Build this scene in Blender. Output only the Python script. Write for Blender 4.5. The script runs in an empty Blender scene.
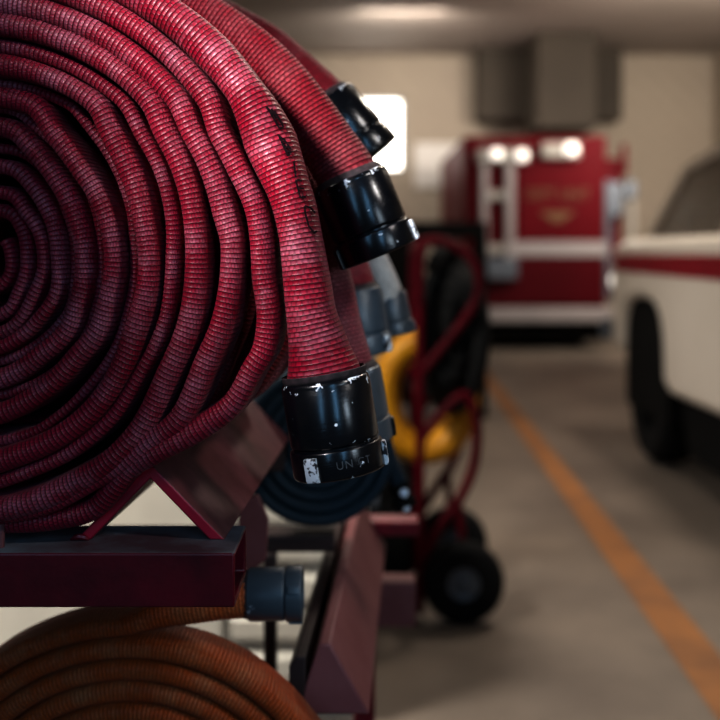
import bpy, math, random
import numpy as np
from mathutils import Vector, Matrix

random.seed(7)
PI = math.pi
sc = bpy.context.scene
COL = sc.collection
H = 1.25            # camera height
F = 1000.0          # focal length in pixels (50 mm on 36 mm, 720 px)
HZ = 252.0          # pixel row of the horizon


def at(px, py, Y):
    """photo pixel + distance -> point in the garage"""
    return Vector(((px - 360.0) * Y / F, Y, H - (py - HZ) * Y / F))


# ------------------------------------------------------------------ materials
def new_mat(name):
    m = bpy.data.materials.new(name)
    m.use_nodes = True
    nt = m.node_tree
    b = nt.nodes['Principled BSDF']
    return m, nt, b


def N(nt, t, **kw):
    n = nt.nodes.new(t)
    for k, v in kw.items():
        if k in n.inputs:
            n.inputs[k].default_value = v
        else:
            setattr(n, k, v)
    return n


def ramp(nt, fac, stops):
    r = nt.nodes.new('ShaderNodeValToRGB')
    el = r.color_ramp.elements
    while len(el) > 1:
        el.remove(el[-1])
    el[0].position = stops[0][0]
    el[0].color = (*stops[0][1], 1)
    for p, c in stops[1:]:
        e = el.new(p)
        e.color = (*c, 1)
    nt.links.new(fac, r.inputs[0])
    return r


def rgb(*c):
    return (c[0], c[1], c[2], 1)


def paint(name, col, col2=None, rough=0.45, metal=0.0, scale=6.0, bump=0.0, detail=4, spec=0.5, coat=0.0, lo=.35, hi=.7):
    """simple procedural painted surface: two tones mottled by noise"""
    m, nt, b = new_mat(name)
    tc = N(nt, 'ShaderNodeTexCoord')
    no = N(nt, 'ShaderNodeTexNoise', Scale=scale, Detail=detail, Roughness=0.6)
    nt.links.new(tc.outputs['Object'], no.inputs['Vector'])
    r = ramp(nt, no.outputs['Fac'], [(lo, col), (hi, col2 or tuple(c * .75 for c in col))])
    nt.links.new(r.outputs[0], b.inputs['Base Color'])
    b.inputs['Roughness'].default_value = rough
    b.inputs['Metallic'].default_value = metal
    b.inputs['Specular IOR Level'].default_value = spec
    b.inputs['Coat Weight'].default_value = coat
    if bump:
        bp = N(nt, 'ShaderNodeBump', Strength=bump, Distance=.002)
        n2 = N(nt, 'ShaderNodeTexNoise', Scale=scale * 8, Detail=3)
        nt.links.new(tc.outputs['Object'], n2.inputs['Vector'])
        nt.links.new(n2.outputs['Fac'], bp.inputs['Height'])
        nt.links.new(bp.outputs[0], b.inputs['Normal'])
    return m


def emit(name, col, power):
    m, nt, b = new_mat(name)
    b.inputs['Base Color'].default_value = rgb(*col)
    b.inputs['Emission Color'].default_value = rgb(*col)
    b.inputs['Emission Strength'].default_value = power
    return m


def hose_mat(name, lo, hi, worn, dark, row=.0047, wear_at=.56, rough=.5, sheen=.25, bump=.9, spec=.3):
    """woven jacket: ribs across the hose, each rib a row of small threads (uses UV in metres)"""
    m, nt, b = new_mat(name)
    L = nt.links
    uv = N(nt, 'ShaderNodeUVMap', uv_map='UVMap')
    # wobble so that rows are not ruler straight
    wob = N(nt, 'ShaderNodeTexNoise', Scale=28.0, Detail=2)
    L.new(uv.outputs[0], wob.inputs['Vector'])
    sub = N(nt, 'ShaderNodeVectorMath', operation='SUBTRACT')
    L.new(wob.outputs['Color'], sub.inputs[0]); sub.inputs[1].default_value = (.5, .5, .5)
    scl = N(nt, 'ShaderNodeVectorMath', operation='SCALE'); scl.inputs['Scale'].default_value = .0035
    L.new(sub.outputs[0], scl.inputs[0])
    add = N(nt, 'ShaderNodeVectorMath', operation='ADD')
    L.new(uv.outputs[0], add.inputs[0]); L.new(scl.outputs[0], add.inputs[1])
    br = N(nt, 'ShaderNodeTexBrick')
    br.offset = .5
    L.new(add.outputs[0], br.inputs['Vector'])
    br.inputs['Scale'].default_value = 1.0
    br.inputs['Mortar Size'].default_value = row * .13
    br.inputs['Mortar Smooth'].default_value = .6
    br.inputs['Brick Width'].default_value = .0024
    br.inputs['Row Height'].default_value = row
    br.inputs['Color1'].default_value = (0, 0, 0, 1)
    br.inputs['Color2'].default_value = (1, 1, 1, 1)
    br.inputs['Mortar'].default_value = (.5, .5, .5, 1)
    # rounded rib profile from the row coordinate
    sep = N(nt, 'ShaderNodeSeparateXYZ'); L.new(add.outputs[0], sep.inputs[0])
    mul = N(nt, 'ShaderNodeMath', operation='MULTIPLY'); mul.inputs[1].default_value = PI / row
    L.new(sep.outputs['Y'], mul.inputs[0])
    sn = N(nt, 'ShaderNodeMath', operation='SINE'); L.new(mul.outputs[0], sn.inputs[0])
    ab = N(nt, 'ShaderNodeMath', operation='ABSOLUTE'); L.new(sn.outputs[0], ab.inputs[0])
    pw = N(nt, 'ShaderNodeMath', operation='POWER'); pw.inputs[1].default_value = .6
    L.new(ab.outputs[0], pw.inputs[0])
    # large tone variation + worn fibres
    big = N(nt, 'ShaderNodeTexNoise', Scale=9.0, Detail=5, Roughness=.65)
    L.new(uv.outputs[0], big.inputs['Vector'])
    base = ramp(nt, big.outputs['Fac'], [(.3, lo), (.7, hi)])
    fine = N(nt, 'ShaderNodeTexNoise', Scale=420.0, Detail=2)
    L.new(uv.outputs[0], fine.inputs['Vector'])
    wr = N(nt, 'ShaderNodeTexNoise', Scale=17.0, Detail=6, Roughness=.7)
    L.new(uv.outputs[0], wr.inputs['Vector'])
    wadd = N(nt, 'ShaderNodeMath', operation='MULTIPLY_ADD'); wadd.inputs[1].default_value = .22; 
    L.new(fine.outputs['Fac'], wadd.inputs[0]); L.new(wr.outputs['Fac'], wadd.inputs[2])
    wm = ramp(nt, wadd.outputs[0], [(wear_at, (0, 0, 0)), (wear_at + .2, (.8, .8, .8))])
    mix = N(nt, 'ShaderNodeMixRGB'); mix.inputs[2].default_value = rgb(*worn)
    wmul = N(nt, 'ShaderNodeMath', operation='MULTIPLY')
    L.new(wm.outputs[0], wmul.inputs[0]); L.new(pw.outputs[0], wmul.inputs[1])
    L.new(wmul.outputs[0], mix.inputs[0]); L.new(base.outputs[0], mix.inputs[1])
    # threads: brighter / darker cells
    cell = N(nt, 'ShaderNodeMixRGB', blend_type='MULTIPLY'); cell.inputs[0].default_value = .3
    L.new(mix.outputs[0], cell.inputs[1]); L.new(br.outputs['Color'], cell.inputs[2])
    # dark grooves
    gr = ramp(nt, pw.outputs[0], [(.24, (1, 1, 1)), (.54, (0, 0, 0))])
    gmax = N(nt, 'ShaderNodeMath', operation='MAXIMUM')
    half = N(nt, 'ShaderNodeMath', operation='MULTIPLY'); half.inputs[1].default_value = .40
    L.new(br.outputs['Fac'], half.inputs[0])
    L.new(gr.outputs[0], gmax.inputs[0]); L.new(half.outputs[0], gmax.inputs[1])
    dk = N(nt, 'ShaderNodeMixRGB'); dk.inputs[2].default_value = rgb(*dark)
    gs = N(nt, 'ShaderNodeMath', operation='MULTIPLY'); gs.inputs[1].default_value = .9
    L.new(gmax.outputs[0], gs.inputs[0])
    L.new(gs.outputs[0], dk.inputs[0]); L.new(cell.outputs[0], dk.inputs[1])
    L.new(dk.outputs[0], b.inputs['Base Color'])
    # bump
    hgt = N(nt, 'ShaderNodeMath', operation='MULTIPLY_ADD')
    inv = N(nt, 'ShaderNodeMath', operation='SUBTRACT'); inv.inputs[0].default_value = 1
    L.new(br.outputs['Fac'], inv.inputs[1])
    L.new(inv.outputs[0], hgt.inputs[0]); hgt.inputs[1].default_value = .35; L.new(pw.outputs[0], hgt.inputs[2])
    bp = N(nt, 'ShaderNodeBump', Strength=bump, Distance=.0011)
    L.new(hgt.outputs[0], bp.inputs['Height'])
    L.new(bp.outputs[0], b.inputs['Normal'])
    b.inputs['Roughness'].default_value = rough
    b.inputs['Specular IOR Level'].default_value = spec
    b.inputs['Sheen Weight'].default_value = sheen
    b.inputs['Sheen Roughness'].default_value = .4
    b.inputs['Sheen Tint'].default_value = (1, .75, .8, 1)
    return m


def chipped(name, base, chip, rough=.25, level=.70, metal=.0, spec=.6):
    """gloss enamel over metal with chips along the rims (object z runs along the coupling)"""
    m, nt, b = new_mat(name)
    L = nt.links
    tc = N(nt, 'ShaderNodeTexCoord')
    sep = N(nt, 'ShaderNodeSeparateXYZ'); L.new(tc.outputs['Object'], sep.inputs[0])
    edge = ramp(nt, sep.outputs['Z'], [(0, (1, 1, 1)), (.006, (.8, .8, .8)), (.012, (0, 0, 0)), (.055, (0, 0, 0)),
                                       (.061, (.45, .45, .45)), (.066, (.1, .1, .1)), (.085, (.1, .1, .1)), (.089, (.55, .55, .55))])
    no = N(nt, 'ShaderNodeTexNoise', Scale=95.0, Detail=6, Roughness=.62)
    L.new(tc.outputs['Object'], no.inputs['Vector'])
    ma = N(nt, 'ShaderNodeMath', operation='MULTIPLY_ADD'); ma.inputs[1].default_value = .115
    L.new(edge.outputs[0], ma.inputs[0]); L.new(no.outputs['Fac'], ma.inputs[2])
    mask = ramp(nt, ma.outputs[0], [(level, (0, 0, 0)), (level + .015, (1, 1, 1))])
    mix = N(nt, 'ShaderNodeMixRGB'); mix.inputs[1].default_value = rgb(*base); mix.inputs[2].default_value = rgb(*chip)
    L.new(mask.outputs[0], mix.inputs[0]); L.new(mix.outputs[0], b.inputs['Base Color'])
    # machined rings
    mp = N(nt, 'ShaderNodeMapping'); mp.inputs['Scale'].default_value = (4, 4, 900)
    L.new(tc.outputs['Object'], mp.inputs['Vector'])
    n2 = N(nt, 'ShaderNodeTexNoise', Scale=1.0, Detail=3); L.new(mp.outputs[0], n2.inputs['Vector'])
    bp = N(nt, 'ShaderNodeBump', Strength=.22, Distance=.0006); L.new(n2.outputs['Fac'], bp.inputs['Height'])
    L.new(bp.outputs[0], b.inputs['Normal'])
    rr = N(nt, 'ShaderNodeMixRGB'); rr.inputs[1].default_value = (rough,) * 3 + (1,); rr.inputs[2].default_value = (.5, .5, .5, 1)
    L.new(mask.outputs[0], rr.inputs[0]); L.new(rr.outputs[0], b.inputs['Roughness'])
    b.inputs['Metallic'].default_value = metal
    b.inputs['Specular IOR Level'].default_value = spec
    return m


M = {}
M['hose'] = hose_mat('red_hose_jacket', (.24, .0015, .018), (.38, .004, .034), (.52, .17, .23), (.010, .0, .002), wear_at=.585, rough=.42, spec=.42, bump=.65, sheen=.06)
M['hose_far'] = hose_mat('dusty_red_hose_jacket', (.24, .004, .016), (.32, .010, .026), (.36, .09, .10), (.04, .002, .006), rough=.6, sheen=.05)
M['hose_pink'] = hose_mat('faded_red_hose_jacket', (.26, .035, .05), (.32, .06, .075), (.36, .14, .15), (.08, .01, .015), rough=.65, sheen=.08)
M['hose_white'] = hose_mat('grey_white_hose_jacket', (.70, .67, .62), (.78, .75, .70), (.5, .48, .45), (.2, .19, .18))
M['hose_navy'] = hose_mat('navy_hose_jacket', (.004, .020, .036), (.006, .026, .044), (.01, .03, .05), (.003, .014, .026), sheen=0.0, rough=.7, bump=.4)
M['hose_orange'] = hose_mat('orange_hose_jacket', (.45, .07, .006), (.55, .10, .010), (.5, .2, .08), (.12, .02, .004), sheen=.05)
M['hose_yellow'] = hose_mat('yellow_hose_jacket', (.60, .30, .008), (.72, .38, .01), (.7, .45, .1), (.25, .12, .01), sheen=.05)
M['hose_black'] = paint('black_rubber_hose', (.006, .006, .006), (.012, .012, .012), rough=.75, scale=20, spec=.2)
M['cpl_black'] = chipped('black_chipped_enamel', (.002, .0032, .0055), (.62, .66, .70), rough=.22, level=.69)
M['cpl_grey'] = chipped('grey_worn_enamel', (.055, .066, .078), (.5, .52, .55), rough=.38, level=.70)
M['cpl_gun'] = chipped('gunmetal_enamel', (.045, .065, .085), (.3, .35, .4), rough=.4, level=.74)
M['cpl_chrome'] = paint('bright_chrome', (.75, .78, .82), (.6, .63, .68), rough=.15, metal=1, scale=30)
M['lug_worn'] = paint('worn_bare_lug', (.62, .66, .70), (.02, .02, .025), rough=.4, scale=120, detail=5, lo=.52, hi=.57)
M['lug_bright'] = paint('pale_bolt_glint', (.72, .78, .86), (.60, .66, .74), rough=.3, scale=60)  # pale non-metal colour stands in for the shine on the bolts
M['lug_black'] = paint('black_lug', (.004, .005, .007), (.35, .38, .42), rough=.3, scale=90, detail=5, lo=.66, hi=.70)
M['ink'] = paint('black_ink', (.004, .003, .004), (.02, .006, .009), rough=.8, scale=300, spec=.1)
M['stamp'] = paint('grey_stamped_letters', (.07, .078, .085), (.02, .023, .027), rough=.5, scale=350)
M['band'] = paint('black_rubber_band', (.010, .008, .009), (.05, .03, .035), rough=.75, scale=160, detail=5)
M['rack_red'] = paint('dark_red_enamel', (.17, .002, .014), (.07, .0012, .008), rough=.38, scale=14, detail=6, bump=.12)
M['rack_dust'] = paint('dusty_grey_film_on_red', (.17, .195, .22), (.085, .04, .05), rough=.6, scale=10, detail=7, lo=.42, hi=.66)
M['rack_worn'] = paint('dusty_worn_red_paint', (.11, .018, .025), (.22, .07, .078), rough=.55, scale=16, detail=7, bump=.15)
M['rack_pink'] = paint('faded_red_paint', (.15, .04, .043), (.20, .072, .075), rough=.6, scale=9, detail=5)
M['rack_edge'] = paint('bright_red_cut_edge', (.52, .008, .04), (.30, .005, .026), rough=.4, scale=25, detail=6)
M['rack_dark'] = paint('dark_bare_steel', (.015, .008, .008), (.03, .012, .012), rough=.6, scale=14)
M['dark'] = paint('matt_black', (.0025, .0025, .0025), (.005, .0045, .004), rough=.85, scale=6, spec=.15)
M['tyre'] = paint('black_tyre_rubber', (.0025, .0025, .003), (.005, .005, .005), rough=.8, scale=15, spec=.25)
M['hub'] = paint('grey_steel_hub', (.15, .17, .20), (.08, .09, .11), rough=.4, metal=.2, scale=20)
M['cart_red'] = paint('deep_red_tube', (.10, .0015, .008), (.06, .0015, .006), rough=.5, scale=10, spec=.1)
M['cream'] = paint('cream_white_panel', (.60, .57, .50), (.52, .49, .43), rough=.5, scale=5)
M['white_metal'] = paint('dull_white_paint', (.34, .32, .29), (.30, .28, .26), rough=.4, scale=3)
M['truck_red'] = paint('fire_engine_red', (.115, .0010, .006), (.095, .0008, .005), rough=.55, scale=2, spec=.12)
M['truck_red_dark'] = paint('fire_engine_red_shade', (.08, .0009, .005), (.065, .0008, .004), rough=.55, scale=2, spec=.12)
M['board'] = paint('pale_board', (.72, .69, .66), (.66, .63, .60), rough=.5, scale=3)
M['truck_white'] = paint('white_reflective_stripe', (.33, .30, .30), (.29, .265, .265), rough=.4, scale=4)
M['gold'] = paint('gold_leaf', (.15, .075, .03), (.12, .06, .025), rough=.45, metal=.2, scale=9)
M['lens'] = emit('lit_lamp_lens', (1, .95, .88), .95)
M['reflector_glow'] = emit('reflector_glint', (1, .95, .88), .9)  # emission stands in for the glint on the tail reflector
M['car_white'] = paint('cream_white_car_paint', (.66, .61, .54), (.60, .55, .48), rough=.35, scale=1.2, coat=.15)
M['car_red'] = paint('red_car_stripe', (.22, .003, .013), (.18, .002, .009), rough=.5, scale=2, spec=.2)
M['car_roof'] = paint('brown_tinted_body', (.17, .135, .105), (.14, .11, .085), rough=.5, scale=2)
M['jug'] = paint('milky_plastic', (.55, .5, .42), (.45, .41, .35), rough=.5, scale=5)
M['line'] = paint('worn_orange_floor_paint', (.33, .150, .048), (.19, .092, .042), rough=.6, scale=3.5, detail=7)


def glass_mat():
    m, nt, b = new_mat('brown_reflecting_glass')
    tc = N(nt, 'ShaderNodeTexCoord')
    no = N(nt, 'ShaderNodeTexNoise', Scale=1.5)
    nt.links.new(tc.outputs['Object'], no.inputs['Vector'])
    r = ramp(nt, no.outputs['Fac'], [(.3, (.20, .16, .125)), (.7, (.16, .13, .10))])  # brown base colour stands in for the beige wall reflected in the glass
    nt.links.new(r.outputs[0], b.inputs['Base Color'])
    b.inputs['Roughness'].default_value = .15
    b.inputs['Alpha'].default_value = .45
    return m


M['glass'] = glass_mat()


def floor_mat():
    m, nt, b = new_mat('stained_concrete')
    L = nt.links
    tc = N(nt, 'ShaderNodeTexCoord')
    n1 = N(nt, 'ShaderNodeTexNoise', Scale=1.3, Detail=8, Roughness=.62)
    n2 = N(nt, 'ShaderNodeTexNoise', Scale=.35, Detail=3)
    for n in (n1, n2):
        L.new(tc.outputs['Object'], n.inputs['Vector'])
    c1 = ramp(nt, n1.outputs['Fac'], [(.3, (.150, .125, .105)), (.5, (.215, .183, .153)), (.72, (.29, .245, .20))])
    c2 = ramp(nt, n2.outputs['Fac'], [(.35, (.62, .60, .60)), (.65, (1, 1, 1))])
    mx = N(nt, 'ShaderNodeMixRGB', blend_type='MULTIPLY'); mx.inputs[0].default_value = .8
    L.new(c1.outputs[0], mx.inputs[1]); L.new(c2.outputs[0], mx.inputs[2])
    L.new(mx.outputs[0], b.inputs['Base Color'])
    b.inputs['Roughness'].default_value = .5
    b.inputs['Specular IOR Level'].default_value = .35
    return m


def wall_mat(name, a, c, ribs=0.0):
    m, nt, b = new_mat(name)
    L = nt.links
    tc = N(nt, 'ShaderNodeTexCoord')
    n1 = N(nt, 'ShaderNodeTexNoise', Scale=.7, Detail=5)
    L.new(tc.outputs['Object'], n1.inputs['Vector'])
    r = ramp(nt, n1.outputs['Fac'], [(.3, a), (.7, c)])
    L.new(r.outputs[0], b.inputs['Base Color'])
    b.inputs['Roughness'].default_value = .7
    if ribs:
        w = N(nt, 'ShaderNodeTexWave', Scale=ribs, bands_direction='DIAGONAL')
        L.new(tc.outputs['Object'], w.inputs['Vector'])
        bp = N(nt, 'ShaderNodeBump', Strength=.5, Distance=.03)
        L.new(w.outputs['Fac'], bp.inputs['Height']); L.new(bp.outputs[0], b.inputs['Normal'])
    return m


M['floor'] = floor_mat()
M['wall'] = wall_mat('beige_metal_wall', (.44, .38, .31), (.40, .34, .28), 1.6)
M['ceil'] = wall_mat('taupe_ceiling_panels', (.36, .31, .28), (.31, .27, .24))
M['header'] = wall_mat('dark_brown_steel', (.075, .058, .042), (.05, .038, .027))
M['pane'] = emit('bright_daylit_pane', (1, .98, .92), 4.0)


# ------------------------------------------------------------------ mesh builder
class MB:
    def __init__(s):
        s.v = []; s.f = []; s.uv = None

    def add(s, verts, faces):
        o = len(s.v)
        s.v += [Vector(p) for p in verts]
        s.f += [tuple(i + o for i in f) for f in faces]
        return s

    def box(s, lo, hi):
        (x0, y0, z0), (x1, y1, z1) = lo, hi
        return s.add([(x0, y0, z0), (x1, y0, z0), (x1, y1, z0), (x0, y1, z0), (x0, y0, z1), (x1, y0, z1), (x1, y1, z1), (x0, y1, z1)],
                     [(0, 3, 2, 1), (4, 5, 6, 7), (0, 1, 5, 4), (1, 2, 6, 5), (2, 3, 7, 6), (3, 0, 4, 7)])

    def prism(s, poly, d0, d1):
        """polygon of 3-D points swept from +d0 to +d1 (vectors)"""
        n = len(poly)
        d0 = Vector(d0); d1 = Vector(d1)
        P = [Vector(p) + d0 for p in poly] + [Vector(p) + d1 for p in poly]
        F_ = [tuple(range(n - 1, -1, -1)), tuple(range(n, 2 * n))]
        F_ += [(i, (i + 1) % n, n + (i + 1) % n, n + i) for i in range(n)]
        return s.add(P, F_)

    def lathe(s, prof, axis_o=(0, 0, 0), ez=(0, 0, 1), n=48, closed=False):
        """profile of (radius, height) about axis ez"""
        ez = Vector(ez).normalized()
        ex = ez.orthogonal().normalized()
        ey = ez.cross(ex)
        o = Vector(axis_o)
        k = len(prof)
        P = []
        for i in range(n):
            a = 2 * PI * i / n
            d = ex * math.cos(a) + ey * math.sin(a)
            P += [o + d * r + ez * h for r, h in prof]
        F_ = []
        for i in range(n):
            j = (i + 1) % n
            for q in range(k if closed else k - 1):
                w = (q + 1) % k
                F_.append((i * k + q, j * k + q, j * k + w, i * k + w))
        return s.add(P, F_)

    def tube(s, pts, r, n=12, closed=False, caps=True):
        pts = [Vector(p) for p in pts]
        k = len(pts)
        up = Vector((0, 0, 1))
        P = []; prev = None
        for i, p in enumerate(pts):
            if closed:
                t = (pts[(i + 1) % k] - pts[i - 1]).normalized()
            else:
                t = (pts[min(i + 1, k - 1)] - pts[max(i - 1, 0)]).normalized()
            if prev is None:
                a = t.orthogonal().normalized()
            else:
                a = (prev - t * prev.dot(t)).normalized()
            prev = a
            b = t.cross(a)
            rr = r[i] if isinstance(r, (list, tuple)) else r
            P += [p + (a * math.cos(2 * PI * q / n) + b * math.sin(2 * PI * q / n)) * rr for q in range(n)]
        F_ = []
        for i in range(k if closed else k - 1):
            j = (i + 1) % k
            for q in range(n):
                w = (q + 1) % n
                F_.append((i * n + q, i * n + w, j * n + w, j * n + q))
        if caps and not closed:
            F_.append(tuple(range(n - 1, -1, -1)))
            F_.append(tuple(range((k - 1) * n, k * n)))
        return s.add(P, F_)

    def build(s, name, mat, parent=None, smooth=False, bevel=0.0, seg=2, offset=None, angle=35):
        me = bpy.data.meshes.new(name)
        off = Vector(offset) if offset is not None else Vector((0, 0, 0))
        me.from_pydata([tuple(p - off) for p in s.v], [], s.f)
        me.update()
        o = bpy.data.objects.new(name, me)
        COL.objects.link(o)
        if mat is not None:
            me.materials.append(mat)
        import bmesh as _bm
        b = _bm.new(); b.from_mesh(me); _bm.ops.recalc_face_normals(b, faces=b.faces); b.to_mesh(me); b.free()
        if bevel:
            md = o.modifiers.new('bevel', 'BEVEL'); md.width = bevel; md.segments = seg; md.limit_method = 'ANGLE'; md.angle_limit = math.radians(40)
        if smooth or bevel:
            me.polygons.foreach_set('use_smooth', [True] * len(me.polygons))
            me.set_sharp_from_angle(angle=math.radians(angle))
        if parent is not None:
            o.parent = parent
        return o


def thing(name, loc, label, cat, group=None):
    o = bpy.data.objects.new(name, None)
    o.empty_display_size = .05
    COL.objects.link(o)
    o.location = loc
    o['label'] = label; o['category'] = cat
    if group:
        o['group'] = group
    return o


def tag(o, label, cat, group=None):
    o['label'] = label; o['category'] = cat
    if group:
        o['group'] = group
    return o


def struct(o, label=None):
    o['kind'] = 'structure'
    if label:
        o['label'] = label
    return o


def P(root, name, mb, mat, parent=None, **kw):
    """part of a thing whose Empty is root; coordinates given in the world"""
    return mb.build(name, mat, parent if parent is not None else root, offset=root.location, **kw)


# ------------------------------------------------------------------ hose rolls
def pchip(x, y, xq):
    x = np.asarray(x, float); y = np.asarray(y, float)
    h = np.diff(x); d = np.diff(y) / h
    m = np.zeros_like(y)
    m[0] = d[0]; m[-1] = d[-1]
    for i in range(1, len(x) - 1):
        if d[i - 1] * d[i] > 0:
            w1 = 2 * h[i] + h[i - 1]; w2 = h[i] + 2 * h[i - 1]
            m[i] = (w1 + w2) / (w1 / d[i - 1] + w2 / d[i])
    i = np.clip(np.searchsorted(x, xq) - 1, 0, len(x) - 2)
    t = (xq - x[i]) / h[i]
    return ((2 * t**3 - 3 * t**2 + 1) * y[i] + (t**3 - 2 * t**2 + t) * h[i] * m[i]
            + (-2 * t**3 + 3 * t**2) * y[i + 1] + (t**3 - t**2) * h[i] * m[i + 1])


def catmull(x, y, xq):
    x = np.asarray(x, float); y = np.asarray(y, float)
    m = np.gradient(y, x)
    i = np.clip(np.searchsorted(x, xq) - 1, 0, len(x) - 2)
    h = (x[1:] - x[:-1])[i]
    t = (xq - x[i]) / h
    return ((2 * t**3 - 3 * t**2 + 1) * y[i] + (t**3 - 2 * t**2 + t) * h * m[i]
            + (-2 * t**3 + 3 * t**2) * y[i + 1] + (t**3 - t**2) * h * m[i + 1])


CX, CZ = -12.0, 262.0     # centre of the front coil in the photo
Y0 = .985                 # its distance
# the turns of the coil, each traced from top to bottom: (x, y) points, half thickness, set-back
TURNS = [
    ([(0, 240), (6, 259), (2, 280)], 7, 14),
    ([(8, 213), (19, 228), (24.5, 259), (17, 290), (5, 312)], 8, 12),
    ([(12, 195), (25, 211), (39, 232), (44, 259), (35, 292), (25, 313), (8, 330)], 8, 10),
    ([(12, 168), (35, 188), (52, 217), (60, 259), (58, 294), (43, 317), (25, 335), (0, 348)], 9, 8),
    ([(14, 150), (44, 172), (66, 215), (73, 259), (72, 288), (66, 313), (45, 337), (20, 354)], 6, 24),
    ([(12, 129), (39, 151), (64, 184), (84, 226), (89, 259), (84, 298), (72, 329), (45, 354), (28, 367), (0, 379)], 11.5, 5),
    ([(12, 110), (39, 129), (64, 152), (84, 178), (97, 209), (103, 255), (99, 300), (88, 334), (60, 368), (28, 387)], 6, 22),
    ([(37, 106), (64, 139), (93, 178), (115, 221), (121, 259), (115, 298), (105, 329), (86, 352), (60, 380), (28, 402), (0, 413)], 12, 3),
    ([(72, 106), (93, 129), (117, 164), (134, 209), (138, 250), (134, 300), (120, 345), (97, 380), (60, 416), (28, 434)], 6, 20),
    ([(103, 106), (121, 139), (140, 178), (154, 230), (157, 270), (146, 320), (132, 360), (97, 410), (61, 436), (28, 450), (0, 458)], 13.5, 0),
    ([(128, 103), (149, 139), (165, 168), (178, 217), (178, 270), (171, 320), (153, 360), (119, 414), (79, 447), (36, 467), (0, 478)], 8.5, 10),
    ([(157, 103), (175, 139), (190, 170), (204, 240), (204, 270), (197, 320), (181, 360), (144, 430), (108, 463), (54, 491), (0, 503)], 13.5, -3),
    ([(184, 103), (201, 139), (217, 170), (231, 215), (238, 243), (238, 265), (229, 320), (212, 360), (188, 412), (152, 442), (108, 474), (54, 502), (0, 511)], 13.5, -3),
    ([(214, 103), (227, 139), (242, 168), (263, 217), (268, 270), (273, 320), (269, 345), (256, 368), (243, 393), (205, 424), (166, 445), (141, 460), (118, 486), (98, 505), (60, 514), (0, 517)], 13.5, -3),
]


def controls(jit=0.0, seed=0, thin=True):
    """list of (unwrapped angle, r px, half thickness px, set-back mm), angle decreasing outwards"""
    rnd = random.Random(seed)
    out = []
    base = 0.0
    for k, (pts, a, yo) in enumerate(TURNS):
        for (x, y) in pts:
            th = math.atan2(CZ - y, x - CX)
            r = math.hypot(x - CX, y - CZ)
            aa = a * (.90 if k < 9 else .87); yy = yo + 34 * max(0, 1 - k / 10.5) ** 1.2
            if k >= 12 and th < -math.radians(45):
                f = min(1, (-math.degrees(th) - 45) / 20)
                aa = aa + ((6.2 if k == 12 else 11) - aa) * f; yy = yo + (8 if k == 12 else 14) * f
            if k == 13 and th < math.radians(-20):
                aa = min(aa, 12.5)
            out.append([th - 2 * PI * k, r + rnd.uniform(-jit, jit), aa, yy])
    return out


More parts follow.
